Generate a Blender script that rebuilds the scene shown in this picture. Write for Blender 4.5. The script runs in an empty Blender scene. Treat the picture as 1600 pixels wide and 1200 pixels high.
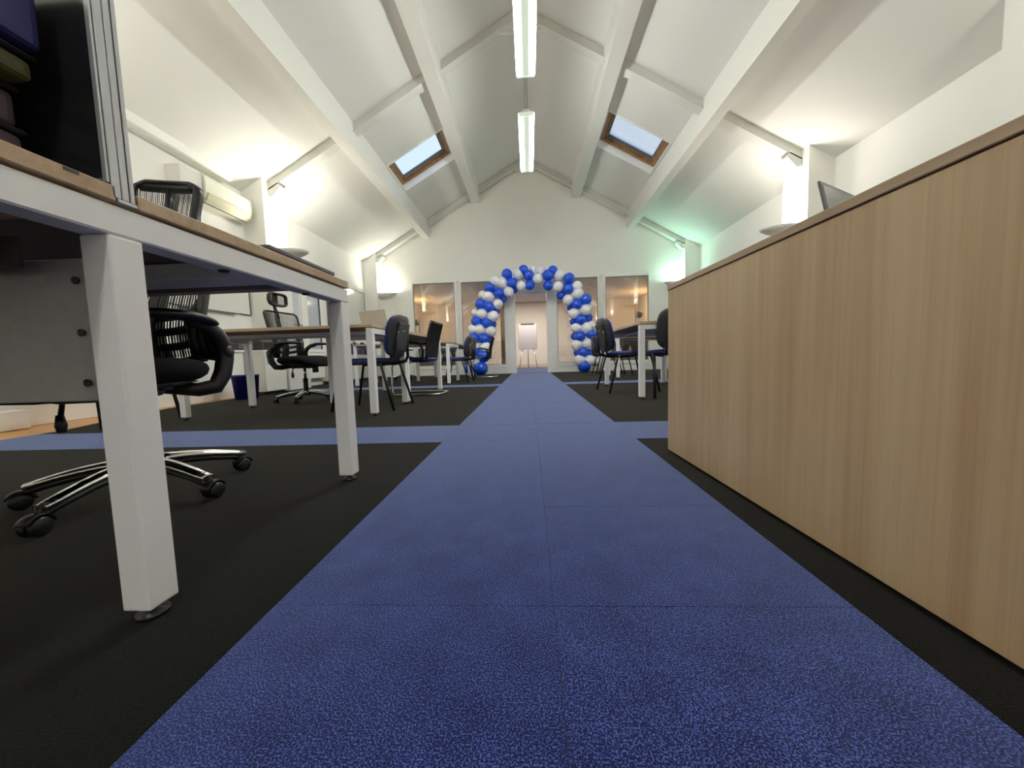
import bpy, bmesh, math, random
from mathutils import Vector, Matrix
random.seed(7)
PI = math.pi
SC = bpy.context.scene
COL = SC.collection

# ------------------------------------------------------------------ camera, world, exposure
H = 0.44
cam_d = bpy.data.cameras.new('camera')
cam = bpy.data.objects.new('camera', cam_d)
COL.objects.link(cam)
R0 = (0.9983264613391055, 0.030958494676577606, 0.04884514507604152)
R1 = (-0.02716567345448008, 0.9967002652020784, -0.07648926416086785)
R2 = (-0.05105196152846415, 0.07503434515917884, 0.9958732571319653)
right = Vector((R0[0], R0[2], -R0[1]))
up = -Vector((R1[0], R1[2], -R1[1]))
fwd = Vector((R2[0], R2[2], -R2[1]))
mw = Matrix.Identity(4)
for i in range(3):
    mw[i][0], mw[i][1], mw[i][2] = right[i], up[i], -fwd[i]
mw[2][3] = H
cam.matrix_world = mw
cam_d.sensor_width = 36.0
cam_d.sensor_fit = 'HORIZONTAL'
cam_d.lens = 559.485 / 1600 * 36.0
cam_d.clip_start = 0.02
cam_d.clip_end = 200
SC.camera = cam
SC.view_settings.view_transform = 'Standard'
SC.view_settings.look = 'None'
SC.view_settings.exposure = 1.43
SC.view_settings.gamma = 1.0
SC.view_settings.use_curve_mapping = False
SC.cycles.use_denoising = True
SC.cycles.max_bounces = 8
SC.cycles.diffuse_bounces = 5
SC.cycles.caustics_reflective = False
SC.cycles.caustics_refractive = False

wd = bpy.data.worlds.new('sky')
SC.world = wd
wd.use_nodes = True
wd.node_tree.nodes['Background'].inputs[0].default_value = (0.62, 0.76, 1.0, 1)
wd.node_tree.nodes['Background'].inputs[1].default_value = 0.46

UP_L = [  # wall uplighters: side, y, colour, power
    (-1, 5.68, (1.0, 0.95, 0.82), 12), (1, 5.68, (1.0, 0.92, 0.82), 7.5),
    (-1, 9.50, (1.0, 0.97, 0.84), 6), (1, 9.50, (0.48, 1.0, 0.76), 4.8),
    (-1, 1.80, (1.0, 0.94, 0.83), 16), (1, 1.80, (1.0, 0.93, 0.83), 7),
    (-1, -2.10, (1.0, 0.94, 0.84), 16), (1, -2.10, (1.0, 0.94, 0.84), 16)]  # unseen pair behind the camera, added to brighten camera-facing surfaces
TUBE_STRENGTH = 43
ROOM2_POWER = 42
ROOM2_LAMP = 8


# ------------------------------------------------------------------ materials
def mat(name, col, rough=0.5, metal=0.0, spec=0.5, sheen=0.0, coat=0.0, emit=None, es=0.0, noise=None, bump=0.0, bscale=200, trans=0.0, coords='Object', sub=0.0):
    m = bpy.data.materials.new(name)
    m.use_nodes = True
    nt = m.node_tree
    b = nt.nodes['Principled BSDF']
    b.inputs['Base Color'].default_value = (*col, 1)
    b.inputs['Roughness'].default_value = rough
    b.inputs['Metallic'].default_value = metal
    b.inputs['Specular IOR Level'].default_value = spec
    b.inputs['Sheen Weight'].default_value = sheen
    b.inputs['Coat Weight'].default_value = coat
    b.inputs['Subsurface Weight'].default_value = sub
    if emit:
        b.inputs['Emission Color'].default_value = (*emit, 1)
        b.inputs['Emission Strength'].default_value = es
    if noise or bump:
        tc = nt.nodes.new('ShaderNodeTexCoord')
        mp = nt.nodes.new('ShaderNodeMapping')
        nt.links.new(tc.outputs[coords], mp.inputs[0])
    if noise:   # (scale xyz, detail, colour2, contrast lo, hi)
        (sx, sy, sz), det, col2, lo, hi = noise
        mp.inputs['Scale'].default_value = (sx, sy, sz)
        n = nt.nodes.new('ShaderNodeTexNoise')
        n.inputs['Scale'].default_value = 1
        n.inputs['Detail'].default_value = det
        nt.links.new(mp.outputs[0], n.inputs[0])
        r = nt.nodes.new('ShaderNodeValToRGB')
        r.color_ramp.elements[0].position = lo
        r.color_ramp.elements[1].position = hi
        r.color_ramp.elements[0].color = (*col, 1)
        r.color_ramp.elements[1].color = (*col2, 1)
        nt.links.new(n.outputs[0], r.inputs[0])
        nt.links.new(r.outputs[0], b.inputs['Base Color'])
    if bump:
        n2 = nt.nodes.new('ShaderNodeTexNoise')
        n2.inputs['Scale'].default_value = bscale
        n2.inputs['Detail'].default_value = 3
        nt.links.new(tc.outputs[coords], n2.inputs[0])
        bp = nt.nodes.new('ShaderNodeBump')
        bp.inputs['Strength'].default_value = bump
        bp.inputs['Distance'].default_value = 0.002
        nt.links.new(n2.outputs[0], bp.inputs['Height'])
        nt.links.new(bp.outputs[0], b.inputs['Normal'])
    return m


def wood(name, c1, c2, c3, grain, rough=0.45):
    """three-tone timber laminate; grain = mapping scale (small along the grain)"""
    m = bpy.data.materials.new(name)
    m.use_nodes = True
    nt = m.node_tree
    b = nt.nodes['Principled BSDF']
    b.inputs['Roughness'].default_value = rough
    tc = nt.nodes.new('ShaderNodeTexCoord')
    outs = []
    for k, (mul, det) in enumerate(((1.0, 2), (6.0, 4), (28.0, 3))):
        mp = nt.nodes.new('ShaderNodeMapping')
        # high octaves are also long along the grain
        mp.inputs['Scale'].default_value = tuple(g * mul if g > 2 else g * (1 + k * 1.2) for g in grain)
        nt.links.new(tc.outputs['Object'], mp.inputs[0])
        n = nt.nodes.new('ShaderNodeTexNoise')
        n.inputs['Scale'].default_value = 1
        n.inputs['Detail'].default_value = det
        n.inputs['Distortion'].default_value = 0.35 if k == 0 else 0.1
        nt.links.new(mp.outputs[0], n.inputs[0])
        outs.append(n.outputs[0])
    def mth(op, a, bb):
        x = nt.nodes.new('ShaderNodeMath')
        x.operation = op
        for i, v in enumerate((a, bb)):
            if isinstance(v, (int, float)):
                x.inputs[i].default_value = v
            else:
                nt.links.new(v, x.inputs[i])
        return x.outputs[0]
    s = mth('ADD', mth('ADD', mth('MULTIPLY', outs[0], 0.45), mth('MULTIPLY', outs[1], 0.33)), mth('MULTIPLY', outs[2], 0.22))
    r = nt.nodes.new('ShaderNodeValToRGB')
    e = r.color_ramp.elements
    e[0].position, e[0].color = 0.38, (*c1, 1)
    e[1].position, e[1].color = 0.62, (*c3, 1)
    mid = e.new(0.5)
    mid.color = (*c2, 1)
    nt.links.new(s, r.inputs[0])
    nt.links.new(r.outputs[0], b.inputs['Base Color'])
    return m


def carpet(name, c1, c2, c3, sheen, tint):
    m = bpy.data.materials.new(name)
    m.use_nodes = True
    nt = m.node_tree
    b = nt.nodes['Principled BSDF']
    b.inputs['Roughness'].default_value = 0.95
    b.inputs['Specular IOR Level'].default_value = 0.1
    b.inputs['Sheen Weight'].default_value = sheen
    b.inputs['Sheen Roughness'].default_value = 0.42
    b.inputs['Sheen Tint'].default_value = (*tint, 1)
    g = nt.nodes.new('ShaderNodeNewGeometry')
    n = nt.nodes.new('ShaderNodeTexNoise')
    n.inputs['Scale'].default_value = 430
    n.inputs['Detail'].default_value = 2.5
    nt.links.new(g.outputs['Position'], n.inputs[0])
    n3 = nt.nodes.new('ShaderNodeTexNoise')
    n3.inputs['Scale'].default_value = 11
    n3.inputs['Detail'].default_value = 3
    nt.links.new(g.outputs['Position'], n3.inputs[0])
    ad = nt.nodes.new('ShaderNodeMath')
    ad.operation = 'MULTIPLY_ADD'
    nt.links.new(n3.outputs[0], ad.inputs[0])
    ad.inputs[1].default_value = 0.13
    nt.links.new(n.outputs[0], ad.inputs[2])
    r = nt.nodes.new('ShaderNodeValToRGB')
    e = r.color_ramp.elements
    e[0].position, e[0].color = 0.47, (*c1, 1)
    e[1].position, e[1].color = 0.70, (*c3, 1)
    mm = e.new(0.57)
    mm.color = (*c2, 1)
    nt.links.new(ad.outputs[0], r.inputs[0])
    nt.links.new(r.outputs[0], b.inputs['Base Color'])
    bp = nt.nodes.new('ShaderNodeBump')
    bp.inputs['Strength'].default_value = 0.5
    bp.inputs['Distance'].default_value = 0.002
    nt.links.new(n.outputs[0], bp.inputs['Height'])
    nt.links.new(bp.outputs[0], b.inputs['Normal'])
    return m


def glass(name, tint, refl=1.0):
    m = bpy.data.materials.new(name)
    m.use_nodes = True
    nt = m.node_tree
    nt.nodes.remove(nt.nodes['Principled BSDF'])
    out = nt.nodes['Material Output']
    t = nt.nodes.new('ShaderNodeBsdfTransparent')
    t.inputs[0].default_value = (*tint, 1)
    g = nt.nodes.new('ShaderNodeBsdfGlossy')
    g.inputs['Roughness'].default_value = 0.0
    g.inputs['Color'].default_value = (1, 1, 1, 1)
    f = nt.nodes.new('ShaderNodeFresnel')
    f.inputs[0].default_value = 1.52
    mu = nt.nodes.new('ShaderNodeMath')
    mu.operation = 'MULTIPLY'
    mu.use_clamp = True
    mu.inputs[1].default_value = refl
    nt.links.new(f.outputs[0], mu.inputs[0])
    mx = nt.nodes.new('ShaderNodeMixShader')
    nt.links.new(mu.outputs[0], mx.inputs[0])
    nt.links.new(t.outputs[0], mx.inputs[1])
    nt.links.new(g.outputs[0], mx.inputs[2])
    nt.links.new(mx.outputs[0], out.inputs[0])
    return m


M = {}
M['paint'] = mat('wall_paint', (0.90, 0.895, 0.845), 0.85, bump=0.06, bscale=60)
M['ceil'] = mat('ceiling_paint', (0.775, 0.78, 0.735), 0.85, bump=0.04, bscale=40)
M['beam'] = mat('beam_paint', (0.72, 0.72, 0.67), 0.7)
M['gloss'] = mat('white_gloss_woodwork', (0.92, 0.92, 0.88), 0.35)
M['room2'] = mat('meeting_room_paint', (0.80, 0.755, 0.68), 0.85)
M['blue_c'] = carpet('blue_carpet', (0.003, 0.005, 0.034), (0.013, 0.022, 0.128), (0.10, 0.14, 0.46), 1.0, (.50, .62, 1.0))
M['black_c'] = carpet('black_carpet', (0.003, 0.003, 0.003), (0.005, 0.005, 0.005), (0.010, 0.010, 0.010), 0.55, (.17, .165, .15))
M['orange'] = wood('orange_laminate', (0.55, 0.24, 0.05), (0.66, 0.31, 0.07), (0.75, 0.38, 0.10), (14, 0.8, 14), 0.3)
M['desk'] = wood('desk_laminate', (0.44, 0.30, 0.19), (0.52, 0.37, 0.24), (0.60, 0.44, 0.30), (1.2, 12, 12), 0.4)
M['deskunder'] = mat('shaded_desk_underside', (0.16, 0.12, 0.11), 0.6)  # near bench: shade under the top put into a darker colour
M['under2'] = mat('brown_underside', (0.62, 0.47, 0.30), 0.6, spec=0.2)
M['cab'] = wood('sideboard_laminate', (0.47, 0.32, 0.18), (0.55, 0.395, 0.235), (0.62, 0.465, 0.29), (7, 7, 0.5), 0.42)
M['cabtop'] = wood('sideboard_top_laminate', (0.38, 0.265, 0.165), (0.46, 0.33, 0.215), (0.54, 0.40, 0.27), (12, 0.8, 12), 0.4)
M['white'] = mat('white_powder_coat', (0.90, 0.90, 0.92), 0.4)
M['lam'] = mat('white_laminate', (0.76, 0.75, 0.70), 0.35)
M['grey'] = mat('grey_board', (0.42, 0.43, 0.44), 0.5, noise=((60, 60, 60), 4, (0.47, 0.475, 0.48), 0.3, 0.7))
M['hole'] = mat('dark_hole', (0.06, 0.055, 0.05), 0.5)
M['blk'] = mat('black_plastic', (0.013, 0.013, 0.014), 0.35)
M['blkm'] = mat('black_matt', (0.010, 0.010, 0.011), 0.75)
M['mesh'] = mat('black_mesh_strand', (0.010, 0.010, 0.010), 0.6)
M['blkf'] = mat('black_fabric', (0.007, 0.007, 0.008), 0.95, spec=0.2, bump=0.4, bscale=500)
M['shell'] = mat('charcoal_shell', (0.035, 0.037, 0.042), 0.4, bump=0.15, bscale=300)
M['bluef'] = mat('blue_fabric', (0.022, 0.04, 0.20), 0.85, noise=((300, 300, 300), 2, (0.04, 0.065, 0.28), 0.35, 0.65))
M['darkblue'] = mat('navy_fabric', (0.010, 0.014, 0.06), 0.85)
M['chrome'] = mat('chrome', (0.75, 0.75, 0.75), 0.08, 1.0)
M['alu'] = mat('aluminium', (0.50, 0.52, 0.55), 0.35, 0.6)
M['alud'] = mat('aluminium_groove', (0.16, 0.17, 0.19), 0.5, 0.3)
M['glass'] = glass('window_glass', (0.97, 0.96, 0.93), 1.6)
M['skyglass'] = glass('skylight_glass', (0.94, 0.97, 0.99), 0.5)
M['pine'] = wood('varnished_pine', (0.23, 0.12, 0.045), (0.32, 0.18, 0.075), (0.42, 0.25, 0.11), (12, 12, 12), 0.35)
M['doorwood'] = wood('oak_door', (0.50, 0.29, 0.13), (0.58, 0.35, 0.17), (0.64, 0.40, 0.20), (10, 10, 0.8), 0.4)
M['rubber'] = mat('grey_seal', (0.10, 0.11, 0.12), 0.6)
M['bb'] = mat('blue_balloon', (0.012, 0.10, 0.80), 0.22, coat=0.4, sub=0.0)
M['bw'] = mat('white_balloon', (0.93, 0.93, 0.96), 0.28, coat=0.3)
M['tube'] = mat('fluorescent_tube', (0.9, 0.9, 0.9), 0.4, emit=(0.98, 1.0, 0.95), es=TUBE_STRENGTH)
M['diff'] = mat('prismatic_diffuser', (0.30, 0.34, 0.28), 0.3, emit=(0.88, 1.0, 0.80), es=0.22)
M['wire'] = mat('steel_wire', (0.25, 0.24, 0.22), 0.5)
M['ac'] = mat('air_conditioner_plastic', (0.78, 0.78, 0.66), 0.4)
M['acl'] = mat('air_conditioner_louver', (0.62, 0.60, 0.42), 0.4)
M['board'] = mat('whiteboard_surface', (0.78, 0.78, 0.73), 0.12)
M['paper'] = mat('paper', (0.66, 0.69, 0.74), 0.7)
M['bluepane'] = mat('blind_behind_glass', (0.52, 0.57, 0.64), 0.12)
M['bin'] = mat('blue_bin_plastic', (0.015, 0.022, 0.22), 0.4)
M['screen'] = mat('dark_screen', (0.012, 0.013, 0.015), 0.25)
M['lap'] = mat('laptop_grey', (0.12, 0.12, 0.14), 0.4)
M['lapscr'] = mat('laptop_screen', (0.16, 0.17, 0.17), 0.25)
M['silver'] = mat('laptop_silver', (0.52, 0.53, 0.52), 0.35, 0.3)
M['fblue'] = mat('blue_folder', (0.022, 0.024, 0.14), 0.45)
M['folive'] = mat('olive_folder', (0.085, 0.095, 0.035), 0.5)
M['fmauve'] = mat('mauve_folder', (0.10, 0.075, 0.10), 0.6)
M['lampm'] = mat('lamp_grey_metal', (0.12, 0.10, 0.09), 0.4)
M['bulb'] = mat('warm_bulb', (1, 1, 1), 0.4, emit=(1.0, 0.72, 0.38), es=8)
M['flip'] = mat('flipchart_sheet', (0.42, 0.40, 0.43), 0.6)


# ------------------------------------------------------------------ mesh helpers
class MB:
    def __init__(s):
        s.bm = bmesh.new()

    def _xf(s, vs, mx):
        if mx is not None:
            for v in vs:
                v.co = mx @ v.co
        return s

    def box(s, x0, x1, y0, y1, z0, z1, bev=0.0, mx=None, seg=1):
        if x1 < x0: x0, x1 = x1, x0
        if y1 < y0: y0, y1 = y1, y0
        if z1 < z0: z0, z1 = z1, z0
        t = bmesh.new() if bev else s.bm
        vs = [t.verts.new(c) for c in ((x0, y0, z0), (x1, y0, z0), (x1, y1, z0), (x0, y1, z0), (x0, y0, z1), (x1, y0, z1), (x1, y1, z1), (x0, y1, z1))]
        for f in ((0, 3, 2, 1), (4, 5, 6, 7), (0, 1, 5, 4), (1, 2, 6, 5), (2, 3, 7, 6), (3, 0, 4, 7)):
            t.faces.new([vs[i] for i in f])
        if bev:
            bmesh.ops.bevel(t, geom=list(t.edges), offset=bev, segments=seg, affect='EDGES', profile=0.6)
            s.merge(t, mx)
        else:
            s._xf(vs, mx)
        return s

    def merge(s, t, mx=None):
        mp = {}
        for v in t.verts:
            mp[v.index if False else v] = s.bm.verts.new(mx @ v.co if mx is not None else v.co)
        for f in t.faces:
            try:
                s.bm.faces.new([mp[v] for v in f.verts])
            except ValueError:
                pass
        t.free()

    def prism(s, pts, axis, a0, a1, mx=None):
        """polygon pts (2-D) extruded along axis 'x','y' or 'z'"""
        def P(p, a):
            return {'x': (a, p[0], p[1]), 'y': (p[0], a, p[1]), 'z': (p[0], p[1], a)}[axis]
        A = [s.bm.verts.new(P(p, a0)) for p in pts]
        B = [s.bm.verts.new(P(p, a1)) for p in pts]
        n = len(pts)
        fs = [s.bm.faces.new(A), s.bm.faces.new(B[::-1])]
        for i in range(n):
            j = (i + 1) % n
            fs.append(s.bm.faces.new((A[i], B[i], B[j], A[j])))
        bmesh.ops.recalc_face_normals(s.bm, faces=fs)
        s._xf(A + B, mx)
        return s

    def tube(s, pts, r, seg=8, closed=False, cap=True, flat=None, mx=None):
        """sweep; r float or list; flat=(a,b) scales section"""
        pts = [Vector(p) for p in pts]
        n = len(pts)
        rings = []
        ref = None
        for i, p in enumerate(pts):
            if closed:
                d = pts[(i + 1) % n] - pts[i - 1]
            else:
                d = pts[min(i + 1, n - 1)] - pts[max(i - 1, 0)]
            d.normalize()
            if ref is None:
                ref = Vector((0, 0, 1)) if abs(d.z) < 0.9 else Vector((1, 0, 0))
            a = d.cross(ref)
            a.normalize()
            b = a.cross(d)
            b.normalize()
            ref = b
            rr = r[i] if isinstance(r, (list, tuple)) else r
            fa, fb = flat if flat else (1, 1)
            ring = []
            for k in range(seg):
                t = 2 * PI * k / seg
                ring.append(s.bm.verts.new(p + a * (math.cos(t) * rr * fa) + b * (math.sin(t) * rr * fb)))
            rings.append(ring)
        m = n if closed else n - 1
        for i in range(m):
            A, B = rings[i], rings[(i + 1) % n]
            for k in range(seg):
                f = s.bm.faces.new((A[k], A[(k + 1) % seg], B[(k + 1) % seg], B[k]))
                f.smooth = seg > 4
        if cap and not closed:
            s.bm.faces.new(rings[0][::-1])
            s.bm.faces.new(rings[-1])
        if mx is not None:
            s._xf([v for q in rings for v in q], mx)
        return s

    def cyl(s, p0, p1, r0, r1=None, seg=16):
        r1 = r0 if r1 is None else r1
        return s.tube([p0, p1], [r0, r1], seg)

    def lathe(s, prof, c=(0, 0, 0), seg=20, mx=None, a0=0.0, a1=2 * PI):
        full = abs(a1 - a0 - 2 * PI) < 1e-6
        n = seg if full else seg + 1
        rings = []
        allv = []
        for (r, z) in prof:
            ring = [s.bm.verts.new((c[0] + r * math.cos(a0 + (a1 - a0) * k / seg), c[1] + r * math.sin(a0 + (a1 - a0) * k / seg), c[2] + z)) for k in range(n)]
            rings.append(ring)
            allv += ring
        for A, B in zip(rings, rings[1:]):
            for k in range(n if full else n - 1):
                f = s.bm.faces.new((A[k], A[(k + 1) % n], B[(k + 1) % n], B[k]))
                f.smooth = True
        s._xf(allv, mx)
        return s

    def cushion(s, cx, cy, cz, w, d, h, e=4.0, seg=20, rows=8, fn=None, mx=None):
        """super-ellipsoid pad; fn(x,y,z)->offset z"""
        rings = []
        vs = []
        for i in range(rows + 1):
            ph = -PI / 2 + PI * i / rows
            cr = abs(math.cos(ph)) ** (2 / 3.0)
            zz = math.copysign(abs(math.sin(ph)) ** (2 / 2.4), math.sin(ph))
            ring = []
            for k in range(seg):
                t = 2 * PI * k / seg
                x = math.copysign(abs(math.cos(t)) ** (2 / e), math.cos(t)) * cr
                y = math.copysign(abs(math.sin(t)) ** (2 / e), math.sin(t)) * cr
                X, Y, Z = cx + x * w / 2, cy + y * d / 2, cz + zz * h / 2
                if fn:
                    Z += fn(x, y)
                ring.append(s.bm.verts.new((X, Y, Z)))
            rings.append(ring)
            vs += ring
        for A, B in zip(rings, rings[1:]):
            for k in range(seg):
                f = s.bm.faces.new((A[k], A[(k + 1) % seg], B[(k + 1) % seg], B[k]))
                f.smooth = True
        bmesh.ops.remove_doubles(s.bm, verts=rings[0], dist=1e-5)
        bmesh.ops.remove_doubles(s.bm, verts=rings[-1], dist=1e-5)
        if mx is not None:
            s._xf([v for v in vs if v.is_valid], mx)
        return s

    def quad(s, *p):
        s.bm.faces.new([s.bm.verts.new(q) for q in p])
        return s

    def mesh(s, name, m):
        me = bpy.data.meshes.new(name)
        s.bm.normal_update()
        s.bm.to_mesh(me)
        s.bm.free()
        me.materials.append(m)
        return me

    def build(s, name, m, parent=None, loc=None, rz=0, **kw):
        o = bpy.data.objects.new(name, s.mesh(name, m))
        COL.objects.link(o)
        if parent is not None:
            o.parent = parent
        if loc is not None:
            o.location = loc
        if rz:
            o.rotation_euler = (0, 0, rz)
        for k, v in kw.items():
            o[k] = v
        return o


def thing(name, label, cat, loc=(0, 0, 0), rz=0, group=None):
    o = bpy.data.objects.new(name, None)
    COL.objects.link(o)
    o.location = loc
    o.rotation_euler = (0, 0, rz)
    o['label'] = label
    o['category'] = cat
    if group:
        o['group'] = group
    return o


def struct_root(name, loc=(0, 0, 0)):
    o = bpy.data.objects.new(name, None)
    COL.objects.link(o)
    o.location = loc
    o['kind'] = 'structure'
    return o


def copy_tree(o, parent=None):
    c = o.copy()
    COL.objects.link(c)
    c.parent = parent
    for ch in list(o.children):
        copy_tree(ch, c)
    return c


def place(proto, loc, rz, label, used):
    o = proto if not used.get(proto.name_full) else copy_tree(proto)
    used[proto.name_full] = True
    o.location = loc
    o.rotation_euler = (0, 0, rz)
    o['label'] = label
    return o


def arc(c, r, a0, a1, n, plane='xz', off=0.0):
    out = []
    for i in range(n + 1):
        t = a0 + (a1 - a0) * i / n
        u, v = c[0] + r * math.cos(t), c[1] + r * math.sin(t)
        out.append({'xz': (u, off, v), 'yz': (off, u, v), 'xy': (u, v, off)}[plane])
    return out


# ------------------------------------------------------------------ room shell
XL, XR = -4.30, 4.32
Y0, YB = -5.2, 9.62
ZR, SL, XC = 5.50, 0.5655, 0.01
ZE = ZR - SL * (XR - XC)
def zc(x): return ZR - SL * abs(x - XC)

# floor slab, carpet tiles, orange board strip
fl = MB().box(XL - .1, XR + .1, Y0, YB + .12, -0.10, -0.012).build('floor', mat('carpet_underlay', (.004, .005, .008), 1.0, spec=0.0), kind='structure')
TS = 0.5085
AX0, AX1 = -0.478, 0.539
R_Y = [0.603 - TS * k for k in range(4, 0, -1)] + [0.603]
rows = []
y = 0.603
ys = [0.603 - TS * 2, 0.603 - TS, 0.603, 0.603 + .418, 0.603 + .836, 1.855, 2.322]
# keep the two cross strips on the tile rhythm
k = (5.50 - 2.322) / 6
ys += [2.322 + k * i for i in range(1, 7)] + [5.92]
k = (YB - 5.92) / 8
ys += [5.92 + k * i for i in range(1, 9)]
xs = [AX0, 0.031, AX1]
tile_mesh = {}
def tile(x0, x1, y0, y1, m='blue_c'):
    g = 0.0005
    key = (round(x1 - x0, 4), round(y1 - y0, 4), m)
    if key not in tile_mesh:
        w, d = (x1 - x0) / 2 - g, (y1 - y0) / 2 - g
        tile_mesh[key] = MB().box(-w, w, -d, d, -0.012, 0.0, bev=0).mesh('carpet_tile', M[m])
    o = bpy.data.objects.new('carpet_tile', tile_mesh[key])
    o.location = ((x0 + x1) / 2, (y0 + y1) / 2, random.uniform(-.0004, .0004))
    COL.objects.link(o)
    o.parent = fl
for a, b in zip(ys, ys[1:]):
    for c, d in zip(xs, xs[1:]):
        tile(c, d, a, b)
for (sa, sb, xl) in ((1.855, 2.322, -3.485), (5.50, 5.92, -4.05)):
    n = round((AX0 - xl) / TS)
    for i in range(n):
        tile(xl + (AX0 - xl) * i / n, xl + (AX0 - xl) * (i + 1) / n, sa, sb)
    n = 7
    for i in range(n):
        tile(AX1 + (4.25 - AX1) * i / n, AX1 + (4.25 - AX1) * (i + 1) / n, sa, sb)
# black fields (seams too faint to tell apart)
def field(pts):
    MB().prism(pts, 'z', -0.012, -0.0005).build('black_carpet', M['black_c'], fl)
g = .0008
field([(-3.485, Y0), (AX0 - g, Y0), (AX0 - g, 1.855 - g), (-3.485, 1.855 - g)])
field([(-3.485, 2.322 + g), (AX0 - g, 2.322 + g), (AX0 - g, 5.5 - g), (-3.99, 5.5 - g), (-3.95, 3.69), (-3.485, 2.47)])
field([(-4.29, 5.92 + g), (AX0 - g, 5.92 + g), (AX0 - g, YB), (-4.29, YB)])
field([(AX1 + g, Y0), (4.31, Y0), (4.31, 1.855 - g), (AX1 + g, 1.855 - g)])
field([(AX1 + g, 2.322 + g), (4.31, 2.322 + g), (4.31, 5.5 - g), (AX1 + g, 5.5 - g)])
field([(AX1 + g, 5.92 + g), (4.31, 5.92 + g), (4.31, YB), (AX1 + g, YB)])
field([(AX0, Y0), (AX1, Y0), (AX1, ys[0]), (AX0, ys[0])])
for (y0_, y1_) in ((Y0, 0.0), (0.0, 1.2), (1.2, 2.4), (2.4, 3.6), (3.6, 4.8), (4.8, 5.5)):
    MB().box(-4.29, -3.3 if y1_ < 4.8 else -3.9, y0_, y1_ - .002, -0.012, -0.003).build('floor_board', M['orange'], fl)

# side walls
MB().box(XL - .12, XL, Y0, YB + .12, -.1, ZE + .06).build('wall_left', M['paint'], kind='structure')
MB().box(XR, XR + .12, Y0, YB + .12, -.1, ZE + .06).build('wall_right', M['paint'], kind='structure')
# end walls (gables)
def gable_pts(x0, x1, z0):
    return [(x0, z0), (x1, z0), (x1, zc(x1) + .02), (XC, ZR + .02), (x0, zc(x0) + .02)]
MB().prism([(XL - .1, -.1), (XR + .1, -.1), (XR + .1, zc(XR) + .02), (XC, ZR + .05), (XL - .1, zc(XL) + .02)], 'y', Y0 - .12, Y0).build('wall_front', M['paint'], kind='structure')
wb = MB()
wb.prism(gable_pts(XL - .02, XR + .02, 2.50), 'y', YB, YB + .12)
wb.box(XL, -3.13, YB, YB + .12, 0, 2.5)
wb.box(3.16, XR, YB, YB + .12, 0, 2.5)
wb.box(-1.92, -1.80, YB + .03, YB + .10, 0, 2.5)
wb.box(1.85, 1.99, YB + .03, YB + .10, 0, 2.5)
wb.build('wall_back', M['paint'], kind='structure')

# ceiling slopes with a roof window in each
def slope(side, name, wy0, wy1, wx0=1.46, wx1=2.56):
    xe = (XR if side > 0 else XL) + side * .1
    nx, nz = side * math.sin(math.atan(SL)), math.cos(math.atan(SL))
    def P(x, y, d=0.0):
        return (x * 1.0 + nx * d, y, zc(x) + nz * d)
    b = MB()
    X = [XC, side * wx0, side * wx1, xe]
    Yv = [Y0 - .1, wy0, wy1, YB + .12]
    for i in range(3):
        for j in range(3):
            if i == 1 and j == 1:
                continue
            b.quad(P(X[i], Yv[j]), P(X[i + 1], Yv[j]), P(X[i + 1], Yv[j + 1]), P(X[i], Yv[j + 1]))
            b.quad(P(X[i], Yv[j], .26), P(X[i + 1], Yv[j], .26), P(X[i + 1], Yv[j + 1], .26), P(X[i], Yv[j + 1], .26))
    a, c = side * wx0, side * wx1
    D = .26
    for (p, q) in (((a, wy0), (c, wy0)), ((c, wy0), (c, wy1)), ((c, wy1), (a, wy1)), ((a, wy1), (a, wy0))):
        b.quad(P(*p), P(*q), P(*q, D), P(*p, D))
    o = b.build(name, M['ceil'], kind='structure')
    # roof window: white lining trim, pine frame, sash, glass, set in the opening
    w = struct_root('window_5' if side < 0 else 'window_6')
    def ring(x0, x1, y0, y1, t, d0, d1, nm, m, par=w):
        r = MB()
        for (xa, xb, ya, yb) in ((x0, x1, y0, y0 + t), (x0, x1, y1 - t, y1), (x0, x0 + t, y0 + t, y1 - t), (x1 - t, x1, y0 + t, y1 - t)):
            v = [r.bm.verts.new(P(side * xx, yy, dd)) for dd in (d0, d1) for (xx, yy) in ((xa, ya), (xb, ya), (xb, yb), (xa, yb))]
            fs = [r.bm.faces.new([v[i] for i in f]) for f in ((0, 1, 2, 3), (7, 6, 5, 4), (0, 4, 5, 1), (1, 5, 6, 2), (2, 6, 7, 3), (3, 7, 4, 0))]
            bmesh.ops.recalc_face_normals(r.bm, faces=fs)
        return r.build(nm, m, par)
    ring(wx0 - .004, wx1 + .004, wy0 - .004, wy1 + .004, .022, -.012, .125, 'window_lining', M['gloss'])
    ring(wx0 + .0, wx1 - .0, wy0, wy1, .075, .126, .20, 'window_frame', M['pine'])
    s_ = ring(wx0 + .045, wx1 - .045, wy0 + .045, wy1 - .045, .075, .165, .235, 'window_sash', M['pine'])
    ring(wx0 + .115, wx1 - .115, wy0 + .115, wy1 - .115, .018, .185, .232, 'window_seal', M['rubber'], s_)
    gq = MB()
    gq.quad(P(side * (wx0 + .12), wy0 + .12, .215), P(side * (wx1 - .12), wy0 + .12, .215), P(side * (wx1 - .12), wy1 - .12, .215), P(side * (wx0 + .12), wy1 - .12, .215))
    gq.build('pane', M['skyglass'], w)
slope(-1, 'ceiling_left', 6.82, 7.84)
slope(1, 'ceiling_right', 6.64, 7.70)

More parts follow.
